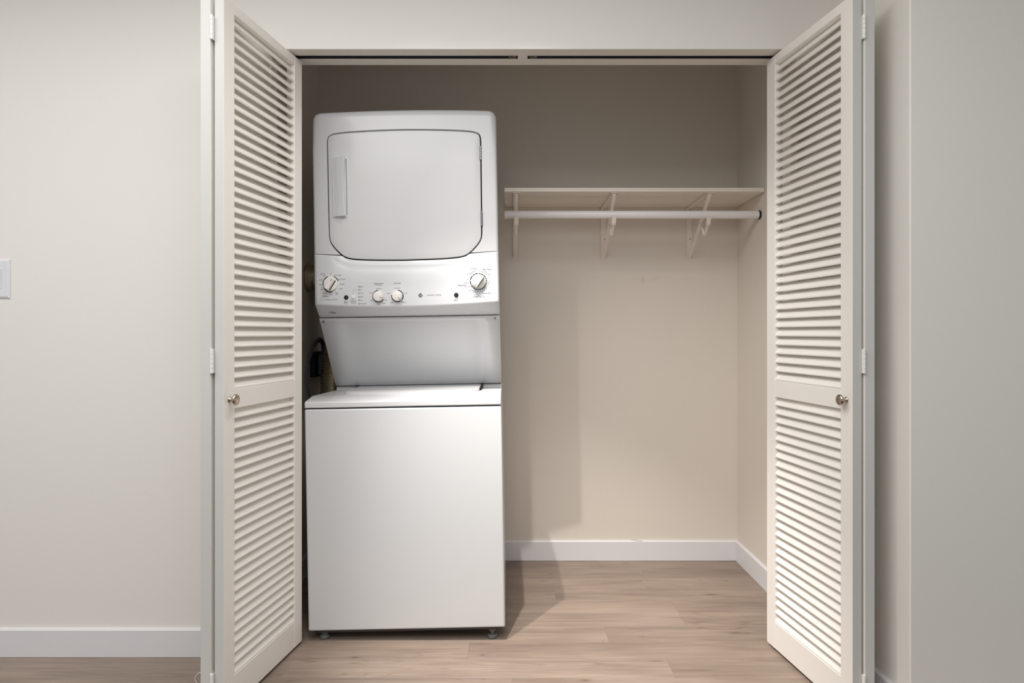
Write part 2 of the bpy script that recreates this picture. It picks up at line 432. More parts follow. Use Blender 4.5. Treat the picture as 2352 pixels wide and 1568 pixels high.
panel(d1, rel(d1, (-.7235, 2.250)), rel(d1, (-.7963, 1.8035)), 1, True)
panel(d1, rel(d1, (-.8365, 2.252)), rel(d1, (-.8590, 1.8075)), -1)
panel(d2, rel(d2, (.8760, 2.245)), rel(d2, (.9370, 1.797)), -1, True)
panel(d2, rel(d2, (.9865, 2.250)), rel(d2, (.9990, 1.8010)), 1)
for z in (.097, .992, 1.912):
    hinge(d1, *rel(d1, (-.8275, 1.799)), z); hinge(d2, *rel(d2, (.9680, 1.7945)), z)

# ------------------------------------------------------------------ stacked washer dryer
wd = tag(empty('washer_dryer', (-.3635, 2.262, 0), (0, R(-1.0), R(.4))), 'white stacked laundry unit, dryer over top-load washer, in the closet', 'washer dryer')
def bulge(x, e=.134): return e-.022*(1-min(1, (x/.3385)**2))
# washer cabinet
bm = nb(); box(bm, -.341, .341, 0, .755, .0435, .8112)
link('washer_cabinet', bm, M['white'], wd, smooth=50, bevel=(.006, 4))
bm = nb(); box(bm, -.334, .334, .006, .74, .805, .822)  # dark box stands for the shade in the open seam
link('lid_seam_shade', bm, M['void'], wd)['label'] = 'dark seam under the washer top'
bm = nb(); box(bm, -.312, .318, .014, .74, .0310, .0436)
link('base_pan', bm, M['pan'], wd, bevel=(.003, 2))['label'] = 'grey base pan'
for x, y in ((.2945, .034), (-.293, .034), (.2945, .70), (-.293, .70)):
    zb = -x*math.sin(R(1.0))+.0004
    bm = nb()
    lathe(bm, [(.0001, zb), (.0150, zb), (.0175, zb+.003), (.0175, zb+.010), (.0150, zb+.0135), (.0065, zb+.0145), (.0065, .0200), (.0115, .0202), (.0115, .0275), (.0065, .0277), (.0065, .032)], 'z', 20)
    f = link('foot', bm, M['foot'], wd, smooth=40); f.location = (x, y, 0)
# washer top deck
bm = nb()
prism(bm, [(.001, .8150), (-.0012, .8175), (-.0012, .8330), (.0010, .8362), (.006, .8380), (.088, .8494), (.10, .8496), (.418, .8420), (.421, .8430), (.424, .8565), (.755, .8565), (.755, .8150)], -.3395, .3395, 'x')
link('washer_top', bm, M['white'], wd, smooth=35, bevel=(.003, 3))
# lid with an arced front edge
lo, hi = -.246, .2555
out = [(lo, .436), (lo, .175)]
out += [(lo+.055*(1-math.cos(t)), .175-.045*math.sin(t)) for t in (R(25), R(50), R(75))]
for i in range(13):
    x = lo+.055+(hi-lo-.11)*i/12; u = (i-6)/6
    out.append((x, .130-.026*(1-u*u)))
out += [(hi-.055*(1-math.cos(t)), .175-.045*math.sin(t)) for t in (R(75), R(50), R(25))]
out += [(hi, .175), (hi, .436)]
bm = nb()
def lid_z(y): return .8565-.006*(y-.10)/.32
A = [bm.verts.new((x, y, .838)) for x, y in out]; B = [bm.verts.new((x, y, lid_z(y) if y < .43 else .8568)) for x, y in out]
# inset top so that the front edge rolls over
cx, cy = (lo+hi)/2, .34
Cc = [bm.verts.new((cx+(x-cx)*.975, cy+(y-cy)*.955 if y < .43 else y, (lid_z(y)+.0022) if y < .43 else .8568)) for x, y in out]
for i in range(len(out)):
    j = (i+1) % len(out)
    bm.faces.new((A[i], A[j], B[j], B[i])); bm.faces.new((B[i], B[j], Cc[j], Cc[i]))
bm.faces.new(Cc); bm.faces.new(A[::-1])
link('washer_lid', bm, M['white'], wd, smooth=40)
bm = nb()
box(bm, lo-.0065, lo-.0005, .375, .4235, .835, .8572); box(bm, hi+.0005, hi+.0065, .24, .4235, .835, .8572)
box(bm, -.335, .335, .4246, .45, .8563, .8582)
link('lid_gap', bm, M['void'], wd)['label'] = 'dark gap beside the washer lid'
# dryer cabinet
bm = nb()
prism(bm, [(.150, 1.872), (.150, 1.176), (.203, 1.1290), (.418, .8586), (.755, .8586), (.755, 1.872)], -.3310, .3310, 'x')
link('dryer_cabinet', bm, M['white'], wd, smooth=40, bevel=(.005, 3))
# door outline (half, right side), chaikin smoothed
half = [(0, 1.8066), (.12, 1.8054), (.215, 1.8025), (.256, 1.7990), (.2772, 1.7915), (.2785, 1.7640), (.2778, 1.60), (.2770, 1.432), (.2745, 1.405), (.236, 1.3610), (.208, 1.3452), (.12, 1.3390), (0, 1.3370)]
def interp_poly(p, n):
    L = [0]
    for a, b in zip(p, p[1:]): L.append(L[-1]+math.hypot(b[0]-a[0], b[1]-a[1]))
    out = []; k = 0
    for i in range(n):
        t = L[-1]*i/(n-1)
        while k < len(L)-2 and L[k+1] < t: k += 1
        u = (t-L[k])/max(1e-9, L[k+1]-L[k])
        out.append((p[k][0]+(p[k+1][0]-p[k][0])*u, p[k][1]+(p[k+1][1]-p[k][1])*u))
    return out
halfs = chaikin(half, 2, False)
full = halfs+[(-x, z) for x, z in halfs[-2:0:-1]]
outline = interp_poly(full+[full[0]], 161)[:-1]     # clockwise from top centre
def door_bottom(x):
    x = abs(x); best = 1.337
    for a, b in zip(halfs, halfs[1:]):
        if a[1] < 1.5 and b[1] < 1.5 and min(a[0], b[0]) <= x <= max(a[0], b[0]) and abs(a[0]-b[0]) > 1e-6:
            best = a[1]+(b[1]-a[1])*(x-a[0])/(b[0]-a[0])
    return best
GAP = .0042
def offset(pts, d):
    n = len(pts); out = []
    for i in range(n):
        a, b = pts[i-1], pts[(i+1) % n]; tx, tz = b[0]-a[0], b[1]-a[1]; l = math.hypot(tx, tz)
        out.append((pts[i][0]-tz/l*d, pts[i][1]+tx/l*d))     # outward for a clockwise loop
    return out
# dryer door
bm = nb(); cxz = (0, 1.57); rings = []
for dy, ins in ((.016, 0), (.0016, 0), (.0004, .0008), (0, .0022)):
    rings.append([bm.verts.new((x, bulge(x)+dy, z)) for x, z in offset(outline, -ins)])
base_in = offset(outline, -.0022)
for s in (.9, .75, .55, .35, .15):
    rings.append([bm.verts.new((cxz[0]+(x-cxz[0])*s, bulge(cxz[0]+(x-cxz[0])*s), cxz[1]+(z-cxz[1])*s)) for x, z in base_in])
for a, b in zip(rings, rings[1:]):
    for i in range(len(a)): bm.faces.new((a[i], a[(i+1) % len(a)], b[(i+1) % len(a)], b[i]))
bm.faces.new(rings[-1])
dd = link('dryer_door', bm, M['white'], wd, smooth=50)
# handle: plate with a wedge grip whose right edge is scooped
bm = nb(); hx0, hx1, hz0, hz1 = -.2595, -.2070, 1.4975, 1.7155
prism(bm, rrect(hx0-.0005, hx1+.0015, hz0-.001, hz1+.001, .004, 4), bulge(-.233)-.0030, bulge(-.233)+.006, 'y')
prism(bm, [(-.2125, hz0+.006), (-.2085, hz0+.006), (-.2085, hz1-.006), (-.2125, hz1-.006)], bulge(-.233)-.0034, bulge(-.233)-.0029, 'y', 1)  # grey strip puts the shade of the grip pocket into the colour
n = 16; yb = bulge(-.233)-.0028; rows = []
for i in range(n+1):
    z = hz0+.0015+(hz1-hz0-.003)*i/n; u = 2*i/n-1
    xe = -.2128-.0058*(1-u*u); h = .017
    rows.append([bm.verts.new(p) for p in ((hx0+.001, yb, z), (hx0+.003, yb-.0012, z), (-.236, yb-h*.62, z), (xe-.002, yb-h, z), (xe, yb-h+.0015, z), (xe-.003, yb, z))])
for a, b in zip(rows, rows[1:]):
    for i in range(5): bm.faces.new((a[i], a[i+1], b[i+1], b[i]))
bm.faces.new(rows[0]); bm.faces.new(rows[-1][::-1])
link('door_handle', bm, [M['plastic'], M['grey']], dd, smooth=30)
for za, zb in ((1.6985, 1.7485), (1.4575, 1.5093)):
    bm = nb(); x = .2790
    for i in range(5):
        cyl(bm, (x, bulge(x)-.0012, za+(zb-za)*i/5+.0004), .0040, (zb-za)/5-.0008, 'z', 12)
    box(bm, x-.002, x+.002, bulge(x), bulge(x)+.012, za, zb)
    link('door_hinge', bm, M['steel'], dd, smooth=40)
# front surround of the dryer: arch around the door, rolled outer edges
seam_o, seam_i = 1.3650, 1.3572
inner = offset(outline, GAP)
n = len(inner)
start = max((i for i in range(n) if inner[i][0] < 0), key=lambda i: -abs(inner[i][1]-seam_i)-(0 if inner[i][1] < 1.4 else 9))
end = max((i for i in range(n) if inner[i][0] > 0), key=lambda i: -abs(inner[i][1]-seam_i)-(0 if inner[i][1] < 1.4 else 9))
arch = []; i = start
while True:
    arch.append(inner[i])
    if i == end: break
    i = (i+1) % n
OW, OT, RC = .3385, 1.8865, .030
oleft = [(-OW, seam_o+(OT-RC-seam_o)*k/30) for k in range(31)]
cornl = [(-OW+RC-RC*math.cos(R(90*k/8)), OT-RC+RC*math.sin(R(90*k/8))) for k in range(1, 9)]
topp = [(-OW+RC+(2*OW-2*RC)*k/40, OT) for k in range(1, 40)]
outer = oleft+cornl+topp+[(-x, z) for x, z in cornl[::-1]]+[(-x, z) for x, z in oleft[::-1]]
# match inner arch to the outer outline in three runs so that corners meet corners
iTL = min(range(len(arch)), key=lambda k: math.hypot(arch[k][0]+.276, arch[k][1]-1.793)); iTR = min(range(len(arch)), key=lambda k: math.hypot(arch[k][0]-.276, arch[k][1]-1.793))
nl = 35
oL = interp_poly(outer[:35], nl); oT = interp_poly(outer[34:len(outer)-34], 61); oR = interp_poly(outer[len(outer)-35:], nl)
iL = interp_poly(arch[:iTL+1], nl); iT = interp_poly(arch[iTL:iTR+1], 61); iR = interp_poly(arch[iTR:], nl)
OUT = oL+oT[1:-1]+oR; INN = iL+iT[1:-1]+iR
bm = nb(); rings = []
def row(pts, fy): rings.append([bm.verts.new((x, fy(x, z), z)) for x, z in pts])
row(INN, lambda x, z: bulge(x)+.016); row(INN, lambda x, z: bulge(x)+.0014)
row([(i[0]+(o[0]-i[0])*.012, i[1]+(o[1]-i[1])*.012) for i, o in zip(INN, OUT)], lambda x, z: bulge(x))
def edge_r(k):   # roll radius: large at the top, small at the sides
    t = k/(len(OUT)-1); c = nl/(len(OUT))
    w = min(1, max(0, (min(t, 1-t)-c*.72)/(c*.30)))
    return .011+.015*w
def inset(pts, rr):
    out = []
    for k, p in enumerate(pts):
        a, b = pts[max(0, k-1)], pts[min(len(pts)-1, k+1)]; tx, tz = b[0]-a[0], b[1]-a[1]; l = math.hypot(tx, tz)
        out.append((p[0]+tz/l*rr[k], p[1]-tx/l*rr[k]))
    return out
rr = [edge_r(k) for k in range(len(OUT))]
flat = inset(OUT, rr)
for s in (.35, .7):
    row([(i[0]+(o[0]-i[0])*s, i[1]+(o[1]-i[1])*s) for i, o in zip(INN, flat)], lambda x, z: bulge(x))
for th in (0, 15, 30, 45, 60, 75, 90):
    pts = inset(OUT, [r*(1-math.sin(R(th))) for r in rr]); dz = [r*(1-math.cos(R(th))) for r in rr]
    rings.append([bm.verts.new((p[0], bulge(p[0])+d, p[1])) for p, d in zip(pts, dz)])
rings.append([bm.verts.new((p[0], .185, p[1])) for p in OUT])
for a, b in zip(rings, rings[1:]):
    for i in range(len(a)-1): bm.faces.new((a[i], a[i+1], b[i+1], b[i]))
link('dryer_front', bm, M['white'], wd, smooth=50)
bm = nb(); prism(bm, offset(outline, .0065), .145, .150, 'y')  # dark sheet behind the door, shade of the gap as colour
link('door_gap_shade', bm, M['void'], wd)['label'] = 'dark gap around the dryer door'
# control panel
def ctop(x):
    x = abs(x)
    if x < .2335: return door_bottom(x)-GAP
    return min(seam_o, 1.3563+(x-.2335)/(.3385-.2335)*.0084)-.0006
def cbot(x): return 1.1640+.0125*(min(1, abs(x)/.33))**2
def crease(x):
    x = abs(x)
    if x < .2: return 1.2946+.0066*(x/.2)**2
    if x < .272: t = (x-.2)/.072; return 1.3012+.048*t**1.7
    return ctop(x)-.004
NX = 96; xs = [-.3385+.677*i/NX for i in range(NX+1)]
def cprof(x):
    t, c, b = ctop(x), min(crease(x), ctop(x)-.004), cbot(x)
    f = bulge(x); q = 1 if abs(x) < .2345 else .2
    P = [(f+.014, t), (f+.0042*q, t-.0002*q), (f+.0034*q, t-.0010*q)]
    fade = min(1, max(0, (t-c-.004)/.02))
    P += [(f+(.0030*fade+.0008*(1-fade))*q, t-(t-c)*.5), (f+.0010*fade, c+.0015), (f, c-.0015)]
    for k in (.33, .66): P.append((f, c+(b+.008-c)*k))
    # lower edge roll and undercut back to the seam
    P += [(f, b+.008), (f+.0008, b+.004), (f+.0028, b+.0012), (f+.0065, b-.0016)]
    z1, y1 = 1.1335, .1925
    P += [(f+.0065+(y1-f-.0065)*.5, b-.0016+(z1-b+.0016)*.5), (y1, z1), (y1+.012, z1)]
    return P
bm = nb(); cols = []
for x in xs:
    e = min(1, max(0, (abs(x)-.3385+.008)/.008)); back = .006*(1-math.sqrt(max(0, 1-e*e)))
    cols.append([bm.verts.new((x, y+back, z)) for y, z in cprof(x)])
for a, b in zip(cols, cols[1:]):
    for i in range(len(a)-1): bm.faces.new((a[i], a[i+1], b[i+1], b[i]))
for colv, sx in ((cols[0], -1), (cols[-1], 1)):
    bk = [bm.verts.new((v.co.x, max(.19, v.co.y), v.co.z)) for v in colv]
    for i in range(len(colv)-1): bm.faces.new((colv[i], colv[i+1], bk[i+1], bk[i]))
cp = link('control_panel', bm, M['plastic'], wd, smooth=50)
# seam strip under the control panel and the access panel
bm = nb(); box(bm, -.334, .334, .198, .21, 1.1255, 1.1345)
link('panel_seam', bm, M['void'], wd)['label'] = 'dark seam above the access panel'
p0, p1 = Vector((0, .190, 1.1292)), Vector((0, .4080, .8592))
dv = (p1-p0); nv = Vector((0, -dv.z, dv.y)).normalized()
if nv.y > 0: nv = -nv
bm = nb(); G = {}
us = [-.3390, -.3372, -.255, -.247, -.20, 0, .20, .247, .255, .3372, .3390]; vs = [0, .006, .055, .085, .3, .6, .93, .985, 1]
def rec(u, v):
    a = 0 if abs(u) >= .255 else (1 if abs(u) <= .247 else .0)
    b = 0 if v <= .055 else (1 if .085 <= v else 0)
    return -.0055*a*b
for i, u in enumerate(us):
    for j, v in enumerate(vs):
        p = p0+dv*v+nv*(rec(u, v)-(.0025 if abs(u) > .338 or v in (0, 1) else 0)); G[i, j] = bm.verts.new((u, p.y, p.z))
for i in range(len(us)-1):
    for j in range(len(vs)-1): bm.faces.new((G[i, j], G[i+1, j], G[i+1, j+1], G[i, j+1]))
ap = link('access_panel', bm, M['white'], wd, smooth=60)
for x, z in ((-.3246, 1.1182), (.3192, 1.1200)):
    v = (z-p0.z)/dv.z; c = p0+dv*v; bm = nb()
    lathe(bm, [(.0001, 0), (.0050, 0), (.0050, .0014), (.0036, .0026), (.0012, .0027), (.0010, .0012), (.0001, .0012)], 'z', 16)
    s = link('screw', bm, M['steel'], ap, smooth=40); s.location = (x, c.y, c.z); s.rotation_euler = nv.to_track_quat('Z', 'Y').to_euler()

# ---- dials, buttons, print on the control panel
U = .001578
def at(px, py):    # panel print layout, in panel units around the washer dial
    dx, dz = (px-759.4)*U, -(py-651.7)*U; a = R(1.0)
    return (-.2763+dx*math.cos(a)+dz*math.sin(a), 1.2533-dx*math.sin(a)+dz*math.cos(a))
DG = bpy.context.evaluated_depsgraph_get
def add_text(bm, s, px, py, size, mi=0, shear=0, align='CENTER', lift=.0005):
    c = bpy.data.curves.new('txt', 'FONT'); c.body = s; c.size = size*U*.86; c.align_x = align; c.align_y = 'CENTER'; c.shear = shear
    c.resolution_u = 2
    o = bpy.data.objects.new('txt', c); COL.objects.link(o)
    me = bpy.data.meshes.new_from_object(o.evaluated_get(DG()))
    bpy.data.objects.remove(o); bpy.data.curves.remove(c)
    x0, z0 = at(px, py)
    vs = [bm.verts.new((x0+v.co.x, bulge(x0+v.co.x)-lift, z0+v.co.y)) for v in me.vertices]
    for p in me.polygons:
        try: bm.faces.new([vs[i] for i in p.vertices]).material_index = mi
        except ValueError: pass
    bpy.data.meshes.remove(me)
def arc(bm, c, r0, r1, a0, a1, lift=.0006, mi=0):
    n = max(2, int(abs(a1-a0)/6)); rows = []
    for i in range(n+1):
        a = R(a0+(a1-a0)*i/n)
        rows.append([bm.verts.new((c[0]+r*math.cos(a), bulge(c[0]+r*math.cos(a))-lift, c[1]+r*math.sin(a))) for r in (r0, r1)])
    for p, q in zip(rows, rows[1:]): bm.faces.new((p[0], p[1], q[1], q[0])).material_index = mi
def strip(bm, p, q, w, mi=0):
    a, b = Vector(at(*p)), Vector(at(*q)); d = (b-a).normalized(); m = Vector((-d.y, d.x))*w/2
    bm.faces.new([bm.verts.new((v.x, bulge(v.x)-.0005, v.y)) for v in (a-m, b-m, b+m, a+m)]).material_index = mi
def lettering(items, extra=None):
    bm = nb()
    for it in items: add_text(bm, *it)
    if extra: extra(bm)
    return tag(link('lettering', bm, [M['ink'], M['inkg'], M['inkw']], cp, smooth='keep'), kind='stuff')
B, s_, t_ = 5.4, 3.7, 2.9
lettering([('Colors', 740, 628, B, 1), ('Light', 745.5, 632.6, s_), ('Off', 759.4, 628.4, s_), ('Drain & Spin', 776.5, 631.2, s_), ('Speed Wash', 785.6, 640.6, s_),
           ('Delicates', 786, 651.8, s_), ('Casuals', 783.4, 662.2, s_), ('Bulky', 773.6, 671.7, s_), ('Items', 773.8, 675.3, s_), ('Medium', 736.4, 641.8, s_), ('Heavy', 735.2, 652.8, s_),
           ('Light', 738, 663.8, s_), ('Medium', 744.6, 672.9, s_), ('Heavy', 760.4, 675.4, s_), ('Whites', 746.9, 679.8, B), ('WASHER CYCLES', 760.2, 687.8, 4.6, 1)])['label'] = 'printed words around the washer dial'
lettering([('Status', 829.4, 657.9, 5), ('Fill', 830.6, 665.3, s_), ('Wash', 832.6, 673.2, s_), ('Rinse', 832.4, 681.3, s_), ('Spin', 831.8, 689.3, s_), ('Lid Locked', 835.6, 697, s_),
           ('Start', 795.4, 693.6, B), ('Pause', 795.4, 697.4, t_), ('Deep Rinse', 813.3, 691.4, s_), ('Press after start', 813.3, 694.5, 2.2), ('for extra rinse', 813.3, 696.8, 2.2)],
          lambda bm: (strip(bm, (812.9, 676.9), (812.9, 665.4), .0006, 1), strip(bm, (812.6, 665.4), (824.4, 665.4), .0006, 1)))['label'] = 'printed words around the status lights'
lettering([('Temperature', 871.6, 650.9, 5), ('with Cold Rinse', 871.9, 654.3, t_), ('Tap Cold', 871.6, 662.6, s_), ('Cold', 854.4, 672, s_), ('Cool', 854.8, 689.2, s_), ('Colors', 872.2, 698, s_),
           ('Warm', 883.4, 695.9, s_), ('Hot', 888.6, 689.1, s_)])['label'] = 'printed words around the temperature dial'
lettering([('Load Size', 914.6, 650.3, 5), ('Precise Fill', 914.6, 661.8, s_), ('Super', 895.6, 673.3, s_), ('Small', 934.3, 672.6, s_), ('Large', 902.6, 694.6, s_), ('Medium', 929.6, 693.7, s_)])['label'] = 'printed words around the load size dial'
lettering([('WASHER | DRYER', 999.4, 677.5, 4.9, 1)])['label'] = 'printed words WASHER and DRYER'
lettering([('Cottons', 1091, 615.8, B, 1), ('Easy Care', 1121, 617.2, B), ('Less Damp', 1091.5, 620.8, t_), ('Less Dry', 1089.6, 623.2, t_), ('Optimum', 1085.2, 625.6, t_), ('More Dry', 1081, 628.7, s_),
           ('Off', 1101.5, 621.7, t_), ('More Dry', 1114, 622.7, s_), ('Less Dry', 1118.9, 625.7, t_), ('Less Damp', 1123.2, 628.2, t_), ('Off', 1123.4, 634.3, t_), ('Minutes', 1127.2, 645.4, t_),
           ('80', 1124.4, 650.5, s_), ('70', 1122.5, 655.6, s_), ('60', 1119.3, 660, s_), ('50', 1115.2, 664.1, s_), ('40', 1110.4, 667, s_), ('30', 1105.5, 668.3, s_), ('20', 1100.4, 669.2, s_),
           ('Off', 1077.2, 641.2, t_), ('Less Damp', 1073.4, 648.7, t_), ('Less Dry', 1075, 651.4, t_), ('Delicates', 1063.3, 654.8, B), ('More Dry', 1077, 657.9, s_), ('Off', 1085.6, 662.4, t_),
           ('Quick Fluff 20', 1084.9, 666.4, t_), ('Dewrinkle', 1091.9, 669.3, t_), ('Timed Dry', 1120.2, 672.6, B), ('DRYER CYCLES', 1102.3, 681.2, 4.6, 1)])['label'] = 'printed words around the dryer dial'
lettering([('Start', 1049.6, 688.9, B)])['label'] = 'printed word Start under the dryer button'
# round emblem: black disc, white ring, white monogram with curled strokes
bm = nb(); ec = at(968.3, 678.1); r = 5.0*U
f = bm.faces.new([bm.verts.new((ec[0]+r*math.cos(2*math.pi*i/32), bulge(ec[0])-.0005, ec[1]+r*math.sin(2*math.pi*i/32))) for i in range(32)])
arc(bm, ec, r*.80, r*.88, 0, 360, .0008, 2)
add_text(bm, 'GE', 968.2, 678.15, 5.6, 2, .25, 'CENTER', .0009)
for k in range(4):
    a = 45+90*k; q = (ec[0]+r*.93*math.cos(R(a)), ec[1]+r*.93*math.sin(R(a))); arc(bm, q, r*.08, r*.2, 0, 360, .0008, 2)
link('emblem', bm, [M['ink'], M['inkg'], M['inkw']], cp, smooth='keep')['label'] = 'round black emblem with a white monogram'
# dial rings
def dial_ring(c, r0, r1, segs):
    bm = nb()
    for a0, a1 in segs: arc(bm, c, r0, r1, a0, a1)
    tag(link('dial_ring', bm, M['ink'], cp, smooth='keep'), kind='stuff')
wc, dc, tcn, lc = at(759.8, 651.6), at(1101.5, 645.6), at(871.6, 680.3), at(915.3, 679.6)
dial_ring(wc, 17.6*U, 19.6*U, [(21, 27), (29, 50), (53, 66), (112, 119), (121, 148), (152, 178), (180, 188), (202, 210), (214, 250), (252, 272), (274, 280)])
dial_ring(dc, 17.8*U, 19.8*U, [(a+1.5, a+b-1.5) for a, b in ((15, 14), (30, 22), (53, 18), (72, 14), (92, 22), (116, 16), (134, 34), (172, 30), (204, 22), (228, 16), (246, 14), (262, 12), (276, 12), (290, 12), (304, 12), (318, 12), (332, 12), (346, 12), (360, 14))])
dial_ring(tcn, 12.5*U, 14.3*U, [(92, 147), (150, 210), (213, 268), (271, 300), (303, 330)])
dial_ring(lc, 12.5*U, 14.3*U, [(-57, 20), (24, 86), (168, 240), (243, 300)])
def big_knob(c, r, ang, flip):
    """round base with a raised bar grip at angle ang; pointer line at the bar end"""
    bm = nb(); y = bulge(c[0])
    lathe(bm, [(.0001, 0), (r*1.02, 0), (r*1.02, -.003), (r*.97, -.009), (r*.93, -.0105), (r*.88, -.011), (.0001, -.011)], 'y', 40)
    w = r*.33; L = r*.90; h0, h1 = -.0108, -.0255
    # bar: tapered grip
    def ring(yy, ww, ll): return [bm.verts.new((sx*ww, yy, sz*ll)) for sx, sz in ((-1, -1), (1, -1), (1, 1), (-1, 1))]
    A, Bq, Cq = ring(h0, w*1.08, L), ring(h1+.0015, w*.95, L*.96), ring(h1, w*.85, L*.93)
    for p, q in ((A, Bq), (Bq, Cq)):
        for i in range(4): bm.faces.new((p[i], p[(i+1) % 4], q[(i+1) % 4], q[i]))
    bm.faces.new(Cq)
    gw = .0034 if not flip else .0017
    box(bm, w*1.06, w*1.06+gw, h0-.0006, h0+.001, -L*.88, L*.88, 1)  # dark strip paints the shade of the open slot beside the bar
    if flip: box(bm, -w*.9, w*1.06+gw, h0-.0006, h0+.001, L*.97, L*.97+gw, 1)
    z0, z1 = (L*.45, L*.92) if not flip else (-L*.92, -L*.45)
    box(bm, -.0008, .0008, h1-.0004, h1+.001, z0, z1, 1)
    o = link('dial_knob', bm, [M['knob'], M['ink']], cp, smooth=35); o.location = (c[0], y, c[1]); o.rotation_euler = (0, R(ang), 0)
big_knob((wc[0], wc[1]), .0255, 33, False); big_knob((dc[0], dc[1]), .0255, 36, True)
def small_knob(c, r, ang):
    bm = nb()
    lathe(bm, [(.0001, 0), (r*1.0, 0), (r*1.0, -.004), (r*.93, -.0145), (r*.88, -.0165), (r*.80, -.0172), (.0001, -.0172)], 'y', 36)
    box(bm, r*.42, r*.90, -.0178, -.0165, -.0007, .0007, 1)
    box(bm, r*.88, r*1.10, -.0045, -.0005, -.0045, .0045)
    o = link('dial_knob', bm, [M['knob'], M['ink']], cp, smooth=35); o.location = (c[0], bulge(c[0]), c[1]); o.rotation_euler = (0, R(-ang), 0)
small_knob(tcn, .0190, -27); small_knob(lc, .0190, -48)
def button(c, r, m, lab):
    bm = nb()
    lathe(bm, [(.0001, 0), (r*1.25, 0), (r*1.25, -.0006), (r*1.05, -.0010), (r, -.0006), (r, -.0042), (r*.9, -.0052), (.0001, -.0055)], 'y', 24)
    o = link('button', bm, [m], cp, smooth=35); o.location = (c[0], bulge(c[0]), c[1]); o['label'] = lab
button(at(796.1, 682.7), .0066, M['black'], 'round black washer start button'); button(at(1050.4, 677), .0066, M['black'], 'round black dryer start button')
button(at(813, 681.7), .0062, M['knob'], 'round white rinse button')
for py in (665.3, 673.1, 681.3, 689.2, 697):
    bm = nb(); box(bm, -.0010, .0010, -.0012, .0002, -.0026, .0026)
    c = at(826.4, py); o = link('status_light', bm, M['black'], cp, bevel=(.0004, 1)); o.location = (c[0], bulge(c[0]), c[1])
# rubbed sticker remnant on the undercut
bm = nb()
for dx, dz, ax, az in ((-.010, .0, .0022, .0018), (-.0015, .0012, .0048, .0024), (.001, -.002, .0024, .0022), (.0085, -.001, .0020, .0026), (-.0145, .001, .0008, .0022), (.0105, .0012, .0008, .0020)):
    x, z = -.2815+dx, 1.1505+dz; f = bulge(x); b = cbot(x); yb0, zb0 = f+.0065, b-.0016; k = (.1925-yb0)/(1.1335-zb0)
    pts = [(x+ax*math.cos(a*.785)*(1+.25*math.sin(a*2.3)), z+az*math.sin(a*.785)) for a in range(8)]
    bm.faces.new([bm.verts.new((p, yb0+(q-zb0)*k-.0007, q)) for p, q in pts])
link('sticker_remnant', bm, M['inkg'], cp)['label'] = 'worn grey sticker remnant'

# ------------------------------------------------------------------ shelf, brackets, rod
root = tag(empty('closet_shelf', (.51, 2.908, 1.662)), 'long white closet shelf carried by three metal brackets', 'shelf')
bm = nb(); box(bm, -.542, .5485, -.171, .170, 0, .0165)
link('shelf_board', bm, M['shelf'], root, bevel=(.0012, 2))
def bracket(x, label):
    r = tag(empty('shelf_bracket', (x, Y_BACK, 1.662)), label, 'bracket', 'brackets under the closet shelf')
    w = .0135
    bm = nb()   # wall leg with side flanges
    box(bm, -w, w, -.0030, -.0005, -.246, -.001); box(bm, -w, -w+.0012, -.0060, -.003, -.246, -.001); box(bm, w-.0012, w, -.0060, -.003, -.246, -.001)
    link('wall_leg', bm, M['shelf'], r)
    bm = nb(); box(bm, -w, w, -.338, -.0031, -.0032, -.0008); box(bm, -w, -w+.0012, -.336, -.0061, -.0062, -.0032); box(bm, w-.0012, w, -.336, -.0061, -.0062, -.0032)
    link('shelf_arm', bm, M['shelf'], r)
    bm = nb(); a, b = Vector((-.330, -.006)), Vector((-.008, -.238)); d = (b-a).normalized(); nn = Vector((-d.y, d.x))*.0016
    prism(bm, [tuple(a+nn), tuple(b+nn), tuple(b-nn), tuple(a-nn)], -.0075, .0075, 'x')
    link('brace', bm, M['shelf'], r, bevel=(.0008, 1))
    # rod hook: strap that leaves the brace, drops to a point and climbs to a flat tip in front of the rod
    bm = nb()
    path = [(-.190, -.1075), (-.2010, -.112), (-.243, -.166), (-.250, -.170), (-.2570, -.166), (-.2960, -.133), (-.3080, -.118)]
    t = .0012; up = []; dn = []
    for i, p in enumerate(path):
        q0, q1 = Vector(path[max(0, i-1)]), Vector(path[min(len(path)-1, i+1)]); d = (q1-q0).normalized(); m = Vector((-d.y, d.x))*t
        up.append(tuple(Vector(p)+m)); dn.append(tuple(Vector(p)-m))
    for i in range(len(path)-1):
        prism(bm, [up[i], up[i+1], dn[i+1], dn[i]], -.0048, .0048, 'x')
    prism(bm, [(-.3000, -.134), (-.3070, -.127), (-.3200, -.102), (-.3180, -.1005), (-.3050, -.124), (-.2985, -.1310)], -.0088, .0088, 'x')
    link('rod_hook', bm, M['shelf'], r)
    for z in (-.012, -.150):
        bm = nb(); lathe(bm, [(.0001, 0), (.0032, 0), (.0030, -.0012), (.0001, -.0016)], 'y', 12)
        s = link('screw', bm, M['steel'], r, smooth=40); s.location = (.004, -.0030, z)
bracket(.0185, 'white shelf bracket nearest the dryer, left of three')
bracket(.4320, 'white shelf bracket under the middle of the shelf')
bracket(.8340, 'white shelf bracket nearest the right closet wall')
bm = nb(); yR, zR = 2.795, 1.5755; rr_ = .0168
x0, x1 = -.0315, 1.0535
lathe(bm, [(rr_-.002, x0+.02), (rr_-.002, x0), (rr_-.0004, x0-.0002), (rr_, x0+.0004), (rr_, x1)], 'x', 40, o=(0, 0, 0))
rod = link('closet_rod', bm, M['rod'], None, smooth=50, loc=(0, yR, zR))
tag(rod, 'round white hanging rod below the closet shelf', 'rod')
bm = nb(); cyl(bm, (0, 0, 0), .0185, .0074, 'x', 28)  # black disc puts the shading at the rod end into the colour
